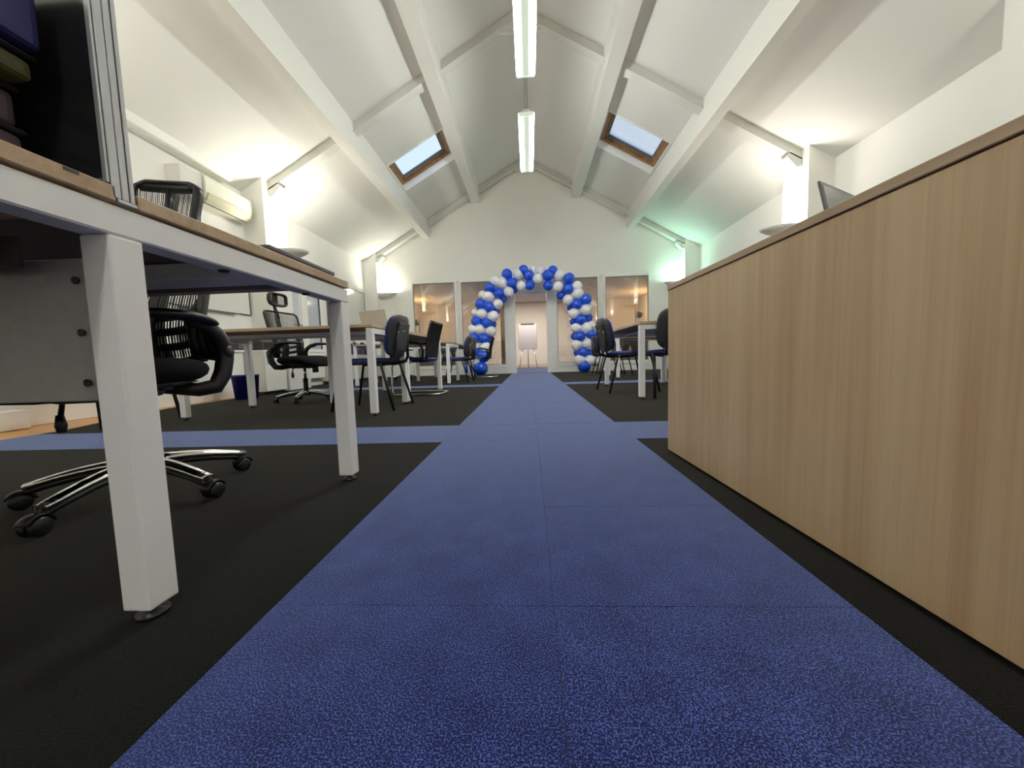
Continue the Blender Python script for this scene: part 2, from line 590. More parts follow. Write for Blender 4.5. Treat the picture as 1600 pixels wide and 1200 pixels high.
# purlins running the length of the room
for sgn, nm in ((-1, 'left'), (1, 'right')):
    c = XC * 1.0
    x0, x1 = (2.565, 2.74) if sgn < 0 else (2.585, 2.75)
    pts = [(sgn * x0, 3.64), (sgn * x1, 3.64), (sgn * x1, zc(sgn * x1) + .03), (sgn * x0, zc(sgn * x0) + .03)]
    MB().prism(pts, 'y', Y0, YB + .01).build('roof_purlin', M['beam'], kind='structure')
    x0, x1 = 1.19, 1.405
    pts = [(sgn * x0, 4.47), (sgn * x1, 4.47), (sgn * x1, zc(sgn * x1) + .03), (sgn * x0, zc(sgn * x0) + .03)]
    MB().prism(pts, 'y', Y0, YB + .01).build('roof_purlin', M['beam'], kind='structure')

# trusses: two rafters each with a small collar plate and end boots
for ty in (-2.18, 1.72, 5.62, 9.50):
    for sgn in (-1, 1):
        r = MB()
        xe = 3.97
        w = .055
        r.prism([(XC, ZR + .02), (sgn * xe, zc(sgn * xe) + .02), (sgn * xe, zc(sgn * xe) - .115), (XC, ZR - .125)], 'y', ty - w, ty + w)
        r.prism([(XC, ZR - .125), (sgn * xe, zc(sgn * xe) - .115), (sgn * xe, zc(sgn * xe) - .135), (XC, ZR - .145)], 'y', ty - w - .02, ty + w + .02)
        ra = r.build('rafter', M['beam'], kind='structure')
        q = MB()
        zb = zc(sgn * 3.9) - .13
        q.prism([(sgn * 3.965, zb - .02), (sgn * 3.80, zb + .075), (sgn * 3.76, zb + .01), (sgn * 3.90, zb - .14), (sgn * 3.965, zb - .13)], 'y', ty - w - .02, ty + w + .02)
        q.build('rafter_boot', M['beam'], ra)
    MB().box(-.32, .62 if ty < 9 else .34, ty - .02, ty + .02, ZR - .33, ZR - .12).build('ridge_plate', M['beam'], kind='structure')

# pillars
for (x0, x1) in ((XL, -3.96), (3.97, XR)):
    for (ya, yb) in ((5.42, 5.93), (9.42, YB), (1.50, 2.0), (-2.35, -1.85)):
        if x0 > 0 and 0 < ya < 3: continue
        xi = x1 if x0 < 0 else x0
        MB().prism([(x0, 0), (x1, 0), (x1, zc(x1) + .03), (x0, zc(x0) + .03)], 'y', ya, yb).build('pillar', M['paint'], kind='structure')
MB().prism([(3.97, 0), (XR, 0), (XR, zc(XR) + .03), (3.97, zc(3.97) + .03)], 'y', 1.2, 3.36).build('pillar', M['paint'], kind='structure')
# pipe boxing under the left eave, low boxed ledge and box on the left wall
MB().prism([(XL, 3.04), (XL + .16, 3.045), (XL + .16, zc(XL + .16) + .01), (XL, zc(XL) + .02)], 'y', -1.0, 5.08).build('trim_1', M['paint'], kind='structure')
MB().box(XL, -4.08, -1.8, 4.93, 0, .63).box(XL, -4.05, -1.8, 4.93, .63, .655).build('trim_2', M['gloss'], kind='structure')
MB().box(-4.08, -3.93, 1.2, 2.60, 0.0, .15, bev=.006).build('trim_3', M['gloss'], kind='structure')
MB().box(3.96 + .36, 4.31, Y0, YB, 0, .1).build('baseboard_right', M['gloss'], kind='structure')

# meeting room behind the glazed wall
Y2 = 14.6
MB().box(XL - .12, XL, YB + .12, Y2, -.1, 2.75).box(XR, XR + .12, YB + .12, Y2, -.1, 2.75).build('wall_meeting_room_sides', M['room2'], kind='structure')
MB().box(XL, XR, Y2, Y2 + .1, -.1, 2.75).build('wall_meeting_room_back', M['room2'], kind='structure')
MB().box(XL, XR, YB + .12, Y2, 2.62, 2.75).build('ceiling_meeting_room', M['room2'], kind='structure')
MB().box(XL, XR, YB + .12, Y2, -.10, -.001).build('floor_meeting_room', M['blue_c'], kind='structure')
MB().box(XL, XR, Y2 - .02, Y2, 0, .13).build('baseboard_back', mat('pink_skirting', (.72, .58, .48), .5), kind='structure')

# glazed partition: windows 1-4 and the door
def window(n, x0, x1, px0, px1, zt, pz0=.26, pz1=2.45):
    w = struct_root('window_%d' % n, ((x0 + x1) / 2, YB, 0))
    cx = (x0 + x1) / 2
    f = MB()
    yf = -.035
    f.box(x0 - cx, px0 - cx, yf, .07, 0, zt, bev=.004)
    f.box(px1 - cx, x1 - cx, yf, .07, 0, zt, bev=.004)
    f.box(px0 - cx, px1 - cx, yf, .07, pz1, zt, bev=.004)
    f.box(px0 - cx, px1 - cx, yf, .07, .165, pz0, bev=.004)
    fr = f.build('window_frame', M['gloss'], w)
    MB().box(px0 - cx, px1 - cx, -.020, .06, 0, .160, bev=.003).build('base_panel', M['gloss'], w)
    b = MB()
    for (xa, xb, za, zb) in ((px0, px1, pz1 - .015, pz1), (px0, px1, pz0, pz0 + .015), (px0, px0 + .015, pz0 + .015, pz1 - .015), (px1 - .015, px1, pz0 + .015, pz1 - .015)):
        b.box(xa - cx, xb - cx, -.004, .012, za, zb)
    b.build('shadowed_glazing_bead', mat('shadowed_glazing_bead', (.45, .43, .36), .5) if 'bead' not in M else M['bead'], fr)
    MB().box(px0 - cx + .004, px1 - cx - .004, .018, .026, pz0 + .004, pz1 - .004).build('pane', M['glass'], w)
M['bead'] = mat('shadowed_glazing_bead', (.34, .32, .27), .5)  # dark tone paints in the frame's shadow line around each pane
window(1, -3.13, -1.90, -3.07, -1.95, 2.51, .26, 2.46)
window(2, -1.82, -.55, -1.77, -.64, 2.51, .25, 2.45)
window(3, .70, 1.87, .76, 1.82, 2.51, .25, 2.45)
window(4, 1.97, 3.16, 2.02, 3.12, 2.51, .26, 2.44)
dr = struct_root('door_1', (.07, YB, 0))
f = MB()
f.box(-.62, -.445, -.02, .12, 0, 2.5, bev=.004).box(.43, .63, -.02, .12, 0, 2.5, bev=.004).box(-.445, .43, -.02, .12, 2.10, 2.5, bev=.004)
f.build('door_frame', M['gloss'], dr)
f = MB()
f.box(-.445, -.425, -.005, .10, 0, 2.10).box(.41, .43, -.005, .10, 0, 2.10).box(-.425, .41, -.005, .10, 2.08, 2.10)
f.build('door_lining', M['gloss'], dr)
lf = MB().box(0, .80, 0, .045, .01, 2.06, bev=.002).build('door_leaf', M['doorwood'], dr, loc=(-.46, .14, 0), rz=math.radians(119))
MB().cyl((.72, -.05, 1.0), (.72, .09, 1.0), .012, seg=10).tube([(.72, -.05, 1.0), (.60, -.055, 1.0)], .009).tube([(.72, .095, 1.0), (.60, .10, 1.0)], .009).build('door_handle', M['chrome'], lf)


# ------------------------------------------------------------------ lights
def area(name, loc, rot, size, power, col, shape='DISK', sy=None, parent=None):
    l = bpy.data.lights.new(name, 'AREA')
    l.shape = shape
    l.size = size
    if sy:
        l.size_y = sy
    l.energy = power
    l.color = col
    o = bpy.data.objects.new(name, l)
    COL.objects.link(o)
    o.location = loc
    o.rotation_euler = rot
    if parent is not None:
        o.parent = parent
    return o

lab = {(-1, 5.68): 'white wedge-shaped uplighter on the left pillar above the end of the near desk',
       (1, 5.68): 'white wedge-shaped uplighter glowing on the right pillar just above the sideboard top',
       (-1, 9.5): 'white wedge-shaped uplighter on the far left pillar beside the glazed partition',
       (1, 9.5): 'white wedge-shaped uplighter throwing greenish light on the far right pillar',
       (-1, 1.8): 'white wedge-shaped uplighter on the nearest left pillar, out behind the desk screen',
       (-1, -2.1): 'added white wedge-shaped uplighter, unseen on the left pillar behind the camera',
       (1, -2.1): 'added white wedge-shaped uplighter, unseen on the right pillar behind the camera',
       (1, 1.8): 'white wedge-shaped uplighter on the nearest right pillar, above the sideboard'}
for (sd, y, col, pw) in UP_L:
    xw = 3.97 if sd > 0 else -3.96
    u = thing('wall_uplighter', lab[(sd, y)], 'wall light', (xw, y - (.0 if y < 9 else -.01), 2.13), PI if sd > 0 else 0, group='wall uplighters on the pillars')
    hw = .20 if y < 9 else .095
    # scoop: half-round bowl, flat against the pillar, opening upwards (local +x points into the room)
    b = MB()
    N = 14
    lev = [(0.0, .30, .45), (.03, .75, .80), (.065, .93, .95), (.10, 1.0, 1.0), (.108, .97, .96), (.06, .88, .88), (.025, .6, .6)]
    rings = []
    for (z, sx, sy) in lev:
        rings.append([b.bm.verts.new((0.50 * sx * math.sin(PI * k / N) ** .8, -hw * sy * math.cos(PI * k / N), z)) for k in range(N + 1)])
    for A, B in zip(rings, rings[1:]):
        for k in range(N):
            fc = b.bm.faces.new((A[k], A[k + 1], B[k + 1], B[k]))
            fc.smooth = True
    b.bm.faces.new(rings[0][::-1])
    b.build('shade', M['lam'], u)
    MB().box(-.0, .012, -hw * .9, hw * .9, -.02, .10).build('back_plate', M['lam'], u)
    area('uplight_lamp', (.20, 0, .085), (PI, 0, 0), .20 if y < 9 else .14, pw, col, parent=u)

# hanging twin-tube fluorescents
def batten(y0, y1, z, label):
    t = thing('hanging_fluorescent_light', label, 'ceiling light', (.045, (y0 + y1) / 2, z), group='hanging fluorescent lights on the ridge line')
    L = (y1 - y0) / 2
    MB().prism([(-.108, .036), (.108, .036), (.108, .031), (.112, .031), (.112, .040), (.05, .062), (.03, .085), (-.03, .085), (-.05, .062), (-.112, .040), (-.112, .031), (-.108, .031)], 'y', -L, L).build('spine_housing', M['white'], t)
    pr = [(-.052, .034), (-.05, .004), (-.035, -.006), (.035, -.006), (.05, .004), (.052, .034)]
    MB().prism(pr, 'y', -L + .02, L - .02).build('diffuser', M['diff'], t)
    for s in (-1, 1):
        MB().tube([(s * .082, -L + .01, .012), (s * .082, L - .01, .012)], .022, 12).build('tube', M['tube'], t)
    for s in (-1, 1):
        MB().box(-.106, .106, s * L - .012, s * L + .012, -.006, .04, bev=.004).build('end_cap', M['diff'], t)
        w = MB()
        for dx in (-.02, .02):
            w.tube([(dx, s * (L - .08), .075), (dx * .6, s * (L - .08), ZR - z - .03)], .005, 6)
        w.build('suspension_wire', M['wire'], t)
batten(2.95, 4.49, 3.73, 'lit twin fluorescent batten hanging nearest, cut by the top of the photo')
batten(-2.95, -1.45, 3.73, 'added lit twin fluorescent batten, unseen behind the camera')  # out of view, added as fill for faces turned to the camera
batten(5.17, 6.66, 3.73, 'lit twin fluorescent batten hanging farther off, ending above the balloon arch')

# meeting room light
area('meeting_room_light', (0, 12.5, 2.60), (0, 0, 0), 1.6, ROOM2_POWER, (1.0, .90, .76), 'RECTANGLE', .6)
def spot_lamp(x, y, label, sgn):
    t = thing('floor_lamp', label, 'floor lamp', (x, y, 0), group='warm floor lamps in the room behind the glass')
    MB().lathe([(0, 0), (.13, 0), (.13, .02), (.02, .035), (0, .035)], seg=20).build('base', M['lampm'], t)
    MB().cyl((0, 0, .02), (0, 0, 1.98), .014, seg=8).build('pole', M['lampm'], t)
    tilt = Matrix.Translation((sgn * .13, 0, 1.78)) @ Matrix.Rotation(sgn * .45, 4, 'Y')
    MB().lathe([(.03, -.10), (.07, -.09), (.10, -.02), (.115, .09), (.108, .09), (.09, 0), (.05, -.07)], mx=tilt).build('lamp_shade', M['lampm'], t)
    MB().tube([(0, 0, 1.72), (sgn * .1, 0, 1.72)], .012, 8).build('bracket', M['lampm'], t)
    MB().cushion(sgn * .13, 0, 1.79, .10, .10, .10, e=2).build('bulb', M['bulb'], t)
    l = bpy.data.lights.new('lamp_glow', 'POINT')
    l.energy = ROOM2_LAMP
    l.color = (1.0, .62, .28)
    l.shadow_soft_size = .05
    lo = bpy.data.objects.new('lamp_glow', l)
    COL.objects.link(lo)
    lo.location = (sgn * .19, 0, 1.93)
    lo.parent = t
spot_lamp(3.78, 13.0, 'dark floor lamp with tilted head glowing behind the right-hand glass pane', 1)
spot_lamp(-3.98, 13.0, 'dark floor lamp glowing behind the left-hand glass pane', -1)


# ------------------------------------------------------------------ desks
def desk(label, x0, x1, y0, y1, h=.735, name='bench_desk', group='walnut-topped desks on white frames', under=True):
    cx, cy = (x0 + x1) / 2, (y0 + y1) / 2
    a, b = (x1 - x0) / 2, (y1 - y0) / 2
    t = thing(name, label, 'desk', (cx, cy, 0), group=group)
    MB().box(-a, a, -b, b, h - .025, h, bev=.0018).build('desktop', M['desk'], t)
    f = MB()
    zt, zb = h - .029, h - .075
    if a >= b:      # goal-post ends across the short side, two beams set in along the long one
        for sx in (-1, 1):
            f.box(sx * (a - .053), sx * (a - .003), -b + .003, b - .003, zb, zt, bev=.003)
        for sy in (-1, 1):
            f.box(-a + .054, a - .054, sy * .06, sy * .13, zb + .014, zt - .002, bev=.002)
    else:
        for sy in (-1, 1):
            f.box(-a + .003, a - .003, sy * (b - .053), sy * (b - .003), zb, zt, bev=.003)
        for sx in (-1, 1):
            f.box(sx * .06, sx * .13, -b + .054, b - .054, zb + .014, zt - .002, bev=.002)
    f.build('frame', M['white'], t)
    MB().box(-a + .06, a - .06, -b + .06, b - .06, h - .0262, h - .0252).box(-a + .004, a - .004, -b + .004, b - .004, h - .0256, h - .0252).build('desktop_underside', M['under2'], t)
    for sx in (-1, 1):
        for sy in (-1, 1):
            lx, ly = sx * (a - .029), sy * (b - .029)
            lg = MB().box(lx - .026, lx + .026, ly - .026, ly + .026, .022, h - .0755, bev=.004).build('leg', M['white'], t)
            MB().lathe([(0, .001), (.022, .001), (.022, .008), (.008, .012), (.008, .024), (0, .024)], c=(lx, ly, 0), seg=12).build('foot', M['blk'], lg)
    return t


# near double bench: tops either side of a screen, three legs a side
def bench():
    X0, X1 = -2.26, -.66
    ya, yb, yc, yd = -.155, .569, .603, 1.312
    t = thing('double_bench_desk', 'near walnut-topped double desk on thick white legs, in the left foreground', 'desk', (X1, .58, 0))
    def L(y): return y - .58
    h = .735
    w = X0 - X1
    MB().box(w, 0, L(ya), L(yb), h - .025, h, bev=.002).build('desktop', M['desk'], t)
    MB().box(w, 0, L(yc), L(yd), h - .025, h, bev=.002).build('desktop', M['desk'], t)
    MB().box(-.012, .001, L(.503), L(.521), h - .0065, h - .002).build('cable_notch', M['hole'], t)
    f = MB()
    for (y_a, y_b) in ((.17, .27), (.89, .99)):
        f.box(w + .054, -.054, L(y_a), L(y_b), h - .072, h - .030, bev=.003)
    for (xa, xb) in ((-.053, -.003), (w + .003, w + .053)):
        f.box(xa, xb, L(ya) + .002, L(yd) - .002, h - .078, h - .030, bev=.003)
    f.build('frame', M['white'], t)
    for yy in (.80, 1.10, .2):
        MB().lathe([(0, -.004), (.011, -.004), (.011, .004), (0, .004)], c=(-.03, L(yy), h - .0785), seg=10).build('bolt', M['blk'], t)
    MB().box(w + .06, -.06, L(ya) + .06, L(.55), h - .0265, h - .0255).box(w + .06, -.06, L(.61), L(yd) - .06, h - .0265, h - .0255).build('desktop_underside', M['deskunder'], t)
    for lx in (-.0285, w + .0285):
        for yy in (ya + .025, .579, yd - .026):
            lg = MB().box(lx - .0255, lx + .0255, L(yy) - .0255, L(yy) + .0255, .022, h - .0785, bev=.004, seg=2).build('leg', M['white'], t)
            MB().lathe([(0, .001), (.024, .001), (.024, .007), (.008, .011), (.008, .024), (0, .024)], c=(lx, L(yy), 0), seg=14).build('foot', M['blk'], lg)
    mp = MB().box(w + .06, -.062, L(.590), L(.606), .385, .632, bev=.002).build('modesty_panel', M['grey'], t)
    for z in (.418, .505, .594):
        MB().lathe([(0, 0), (.0055, 0), (.0065, .002), (.0065, .004)], mx=Matrix.Translation((-.112, L(.5895), z)) @ Matrix.Rotation(PI / 2, 4, 'X'), seg=14).build('screw_hole', M['hole'], mp)
    MB().box(w + .3, -.162, L(.53), L(.56), .610, .618).box(w + .3, -.162, L(.555), L(.56), .618, .66).build('cable_tray', M['hole'], t)
    MB().box(-.33, -.205, L(.50), L(.54), .628, .660, bev=.004).build('socket_box', M['lam'], t)
bench()
# screen on the double bench
sc_ = thing('desk_screen', 'tall dark desk screen with ribbed aluminium post at the top left corner', 'desk screen', (-.66, .574, .712))
po = MB()
for (ya, yb) in ((-.0155, -.012), (-.0102, .0030), (.0042, .0145), (.0170, .0235)):
    po.box(-.009, 0, ya, yb, .0245 if yb < .0 else .005, .62, bev=.0012)
po.build('post', M['alu'], sc_)
MB().box(-.0085, -.0025, -.0150, .0230, .026, .618).build('post_groove', M['alud'], sc_)
MB().box(-.012, .001, -.004, .0245, -.001, .004).build('post_foot', M['alu'], sc_)
MB().box(-1.55, -.0095, -.008, .012, .034, .60, bev=.002).build('panel', M['screen'], sc_)
MB().box(-1.55, -.0095, -.012, .016, .0245, .033).build('bottom_rail', M['alud'], sc_)

# stacked storage boxes and trays on the near half, top left corner
def stackitem(name, label, cat, z0, z1, m, x0=-1.06, x1=-.735, y0=.20, y1=.512):
    t = thing(name, label, cat, ((x0 + x1) / 2, (y0 + y1) / 2, z0), group='file boxes stacked on the near desk')
    a, b, hh = (x1 - x0) / 2, (y1 - y0) / 2, z1 - z0
    MB().box(-a, a, -b, b, 0.0, hh - .010, bev=.012, seg=3).build('box_body', m, t)
    MB().box(-a - .003, a + .003, -b - .003, b + .003, hh - .009, hh - .001, bev=.003).build('lid', M['blk'], t)
stackitem('file_box', 'dull mauve file box, lowest of the stack by the screen at the left edge', 'box', .736, .810, M['fmauve'], x1=-.765, y1=.54)
stackitem('file_box', 'dull mauve-grey file box, second from the bottom of the stack at the left edge', 'box', .810, .873, M['fmauve'], x1=-.770, y1=.54)
stackitem('file_box', 'olive green file box in the stack at the left edge, under the blue one', 'box', .873, .914, M['folive'], x1=-.735, y1=.54)
stackitem('file_box', 'deep blue file box, topmost of the stack at the left edge', 'box', .914, 1.04, M['fblue'], x1=-.715, y0=.16, y1=.54)

# closed laptop lying on the near desk's far half
t = thing('laptop', 'closed dark grey laptop lying by the far aisle edge of the near desk', 'laptop', (-.86, 1.135, .736))
MB().box(-.15, .160, -.165, .165, 0, .018, bev=.003).build('base', M['lap'], t)
MB().box(-.15, .160, -.165, .165, .019, .032, bev=.003).build('lid', M['lap'], t)

D = []
desk('second desk from the camera on the left, its long side facing the camera', -2.90, -1.235, 2.79, 3.57)
desk('third desk on the left, set lengthwise along the aisle behind the second', -2.08, -1.235, 3.585, 4.985)
desk('fourth desk on the left, beyond the farther blue stripe, long side facing the camera', -3.05, -1.37, 6.08, 6.92)
desk('farthest desk on the left, lengthwise near the balloon arch', -2.26, -1.40, 7.02, 8.42)
desk('nearest desk on the right, lengthwise along the aisle beyond the sideboard', 1.035, 1.86, 3.44, 5.05)
desk('far desk on the right, long side facing the camera, half hidden behind the nearest one', 1.53, 2.95, 6.40, 7.20)
desk('right-hand desk beside the nearest right one, mostly hidden by the sideboard', 1.875, 3.3, 4.42, 5.20)


# ------------------------------------------------------------------ mesh task chair (faces local +y)
def make_task_chair(headrest=True, top=1.04, dz=.05, brot=.056, bo=(0, 0)):
    t = thing('mesh_task_chair', 'x', 'chair', group='black mesh task chairs on chrome star bases')
    # base
    BT = Matrix.Translation((bo[0], bo[1], 0))
    b = MB()
    b.lathe([(0, .075), (.042, .075), (.046, .09), (.046, .125), (.034, .135), (0, .135)], seg=18, mx=BT)
    b.build('hub', M['chrome'], t)
    for k in range(5):
        rot = BT @ Matrix.Rotation(2 * PI * k / 5 + PI / 2 + brot, 4, 'Z')
        a = MB()
        pts, rr = [], []
        for i in range(9):
            s = i / 8
            pts.append((.03 + .265 * s, 0, .118 - .012 * s - .034 * s * s))
            rr.append(.029 - .009 * s)
        a.tube(pts, rr, 10, flat=(1.0, .62), mx=rot)
        leg = a.build('base_arm', M['chrome'], t)
        u = MB()
        u.tube([(.06 + .235 * s / 4, 0, .099 - .012 * s / 4 - .032 * (s / 4) ** 2) for s in range(5)], [.026, .025, .023, .021, .019], 8, flat=(1, .55), mx=rot)
        u.build('underside', M['blk'], leg)
        c = MB()
        m2 = rot @ Matrix.Translation((.297, 0, 0)) @ Matrix.Rotation(k * 1.7, 4, 'Z')
        for s in (-1, 1):
            mm = m2 @ Matrix.Translation((.012, s * .013, .0285)) @ Matrix.Rotation(PI / 2, 4, 'X')
            c.lathe([(0, -.009), (.020, -.009), (.026, -.005), (.026, .005), (.020, .009), (0, .009)], mx=mm, seg=16)
        c.tube([(0, 0, .040), (0, 0, .080)], .008, 8, mx=m2)
        hood = [(.012 + .032 * math.cos(q), 0, .0285 + .032 * math.sin(q)) for q in [PI * .12 * i for i in range(1, 9)]]
        c.tube(hood, .012, 6, flat=(1.6, .35), mx=m2)
        c.build('castor', M['blk'], leg)
    MB().cyl((bo[0], bo[1], .12), (bo[0] * .7, bo[1] * .7, .27), .026, seg=14).build('column_cover', M['blk'], t)
    MB().cyl((bo[0] * .7, bo[1] * .7, .27), (bo[0] * .5, bo[1] * .5, .345 + dz), .0145, seg=12).build('gas_lift', M['chrome'], t)
    m = MB()
    m.box(-.085, .085, -.12, .11, .335 + dz, .378 + dz, bev=.015, seg=2)
    m.box(-.17, -.085, -.03, .02, .36 + dz, .38 + dz, bev=.004).box(.085, .17, -.03, .02, .36 + dz, .38 + dz, bev=.004)
    if headrest:
        m.box(-.14, -.09, .02, .07, .28 + dz, .35 + dz, bev=.010, seg=2)
    m.build('mechanism', M['blk'], t)
    lv = MB()
    lx = .21 if headrest else .125
    lv.tube([(lx - .10, .02, .35 + dz), (lx - .05, .03, .345 + dz), (lx - .01, .03, .335 + dz), (lx, .03, .29 + dz)], .006, 6)
    lv.tube([(lx, .03, .295 + dz), (lx, .03, .26 + dz), (lx, .03, .235 + dz)], [.012, .019, .013], 8, flat=(1, .6))
    lv.build('lever', M['blk'], t)
    # everything above the column rides at height dz
    s = MB()
    s.cushion(0, .02, .422 + dz, .51, .49, .115, e=3.0, seg=28, rows=12, fn=lambda x, y: -.05 * max(0, y - .35) ** 1.5 * 2.0 + .012 * x * x)
    s.build('seat', M['blkf'], t)
    MB().cushion(0, .0, .385 + dz, .42, .40, .04, e=3.4, seg=24, rows=4).build('seat_pan', M['blk'], t)
    Hh = top - .50 - dz * 1.0
    zb0 = .49 + dz
    def yb(x, z):
        q = (z - zb0) / .5
        return -.225 - .055 * q - .035 * q * q + .95 * x * x + .03 * math.sin(max(0, min(1, (z - zb0) / .25)) * PI) - .02 * math.sin(max(0, q - 1) * 5)
    def wz(z):
        q = (z - zb0) / .5
        if headrest:
            return .180 + .045 * min(1, max(0, q * 1.3))
        return .190 - .075 * min(1, max(0, (q - .45) / .75)) + .008 * max(0, q - 1.3) * 5
    zt = top
    half = []
    for i in range(15):
        z = zb0 + (zt - .045 - zb0) * i / 14
        half.append((wz(z), z))
    wt = wz(zt - .045)
    half += [(wt - .006, zt - .022), (wt - .03, zt - .004), (.08, zt + .002), (0, zt + .004)]
    loop = half + [(-x, z) for (x, z) in half[::-1][1:]]
    loop = loop + [(-.12, zb0 - .025), (0, zb0 - .032), (.12, zb0 - .025)]
    fr = MB()
    fr.tube([(x, yb(x, z), z) for (x, z) in loop], .014, 8, closed=True, flat=(1.35, .8))
    if not headrest:
        fr.tube([(x, yb(x, zt - .018) , zt - .018) for x in [-wt + .02 + (2 * wt - .04) * i / 10 for i in range(11)]], .022, 8, flat=(.5, 1))
    fr.build('back_frame', M['blk'], t)
    st = MB()
    n = 46 if headrest else 34
    for i in range(n):
        fx = -1 + 2 * (i + .5) / n
        pts = []
        for j in range(13):
            z0, z1 = zb0 - .01, zt - .012 - .03 * abs(fx) ** 8
            z = z0 + (z1 - z0) * j / 12
            x = fx * (wz(z) - .006)
            pts.append((x, yb(x, z) + .004, z))
        kv = (.22, .34, .25)[i % 3] if not headrest else (.26, .36, .28)[i % 3]
        for p, q in zip(pts, pts[1:]):
            wp, wq = wz(p[2]) * 2 / n * kv, wz(q[2]) * 2 / n * kv
            st.quad((p[0] - wp, p[1], p[2]), (p[0] + wp, p[1], p[2]), (q[0] + wq, q[1], q[2]), (q[0] - wq, q[1], q[2]))
    so = st.build('back_mesh', M['mesh'], t)
    so['kind'] = 'stuff'
    lb = MB()
    zs = [zb0 - .06 + (zt - .03 - zb0 + .06) * i / 12 for i in range(13)]
    if headrest:
        zs = [zb0 - .06 + .05 * i for i in range(11)]
    lb.tube([(0, yb(0, z) - .022, z) for z in zs], [.036] * 5 + [.033, .030, .027, .025] + [.026] * (len(zs) - 9), 8, flat=(1.3, .5))
    for (z, w) in ((zb0 - .035, .17), (zb0 + .03, .185), (zb0 + .09, .185), (zb0 + .15, .19)):
        pts = [(x, yb(x, z) - .014, z + .045 * (abs(x) / .2) ** 2 * .8) for x in [-w + 2 * w * i / 12 for i in range(13)]]
        lb.tube(pts, [.012] + [.0175] * 11 + [.012], 6, flat=(.5, 1.0))
    for sg in (-1, 1):
        lb.tube([(sg * .165, yb(.165, z) - .010, z) for z in [zb0 - .03, zb0 + .04, zb0 + .10, zb0 + .16, zb0 + .22]], [.035, .050, .052, .045, .015], 8, flat=(1.0, .4))
    lb.build('lumbar_support', M['blk'], t)
    yk = MB()
    yk.tube([(0, .0, .365 + dz), (0, -.14, .36 + dz), (0, -.24, .375 + dz), (0, -.275, .42 + dz), (0, -.255, .53 + dz)], [.03, .032, .03, .028, .02], 10, flat=(1.6, .7))
    yk.build('back_bracket', M['blk'], t)
    for sg in (-1, 1):
        ar = MB()
        ar.tube([(sg * .12, -.06, .365 + dz), (sg * .20, -.11, .352 + dz), (sg * .232, -.16, .36 + dz), (sg * .245, -.19, .41 + dz), (sg * .25, -.205, .47 + dz), (sg * .252, -.205, .515 + dz), (sg * .245, -.17, .565 + dz), (sg * .238, -.11, .60 + dz), (sg * .232, -.03, .608 + dz)],
                [.018, .024, .028, .030, .030, .030, .028, .024, .018], 10, flat=(.75, 1.15))
        ar.tube([(sg * .20, -.21, .47 + dz), (sg * .215, -.20, .52 + dz), (sg * .225, -.17, .57 + dz)], [.03, .04, .02], 8, flat=(.6, 1.0))
        arm = ar.build('armrest', M['blk'], t)
        pd = MB()
        mm = Matrix.Translation((sg * .235, .02, .622 + dz)) @ Matrix.Rotation(sg * .22, 4, 'Z')
        pd.cushion(0, 0, 0, .085, .31, .034, e=2.6, seg=22, rows=8, fn=lambda x, y: -.022 * max(0, -y) ** 2 - .010 * max(0, y) ** 2, mx=mm)
        pd.build('arm_pad', M['blk'], arm)
        kn = MB()
        kn.lathe([(0, -.014), (.022, -.014), (.026, -.006), (.026, .006), (.022, .014), (0, .014)], mx=Matrix.Translation((sg * .262, -.205, .50 + dz)) @ Matrix.Rotation(PI / 2, 4, 'Y'), seg=16)
        kn.build('pivot_cap', M['shell'], arm)
    if headrest:
        yh = yb(0, zt)
        zh = zt + .145
        p = MB()
        p.tube([(0, yh, zt - .08), (0, yh - .012, zt), (0, yh - .03, zt + .06), (0, yh - .045, zt + .13), (0, yh - .03, zt + .21)], [.026, .022, .018, .02, .012], 8, flat=(1.3, .6))
        p.build('headrest_stem', M['blk'], t)
        hf = MB()
        def hy(x, z): return yh + .015 + 1.6 * x * x - .02 * math.cos((z - zh) / .08 * 1.4)
        ring = []
        for i in range(28):
            a = 2 * PI * i / 28
            x = math.copysign(abs(math.cos(a)) ** .45, math.cos(a)) * .118
            z = zh + math.copysign(abs(math.sin(a)) ** .55, math.sin(a)) * .066
            ring.append((x, hy(x, z), z))
        hf.tube(ring, .018, 8, closed=True, flat=(1.3, .9))
        hf.box(-.03, .03, yh - .022, yh - .006, zh - .075, zh + .075, bev=.004)
        h = hf.build('headrest', M['blk'], t)
        hs = MB()
        for i in range(24):
            x = -.11 + .22 * (i + .5) / 24
            pts = [(x, hy(x, zh - .062 + .124 * j / 5), zh - .062 + .124 * j / 5) for j in range(6)]
            for a, c in zip(pts, pts[1:]):
                wv = .0026
                hs.quad((a[0] - wv, a[1], a[2]), (a[0] + wv, a[1], a[2]), (c[0] + wv, c[1], c[2]), (c[0] - wv, c[1], c[2]))
        ho = hs.build('headrest_mesh', M['mesh'], h)
        ho['kind'] = 'stuff'
    return t


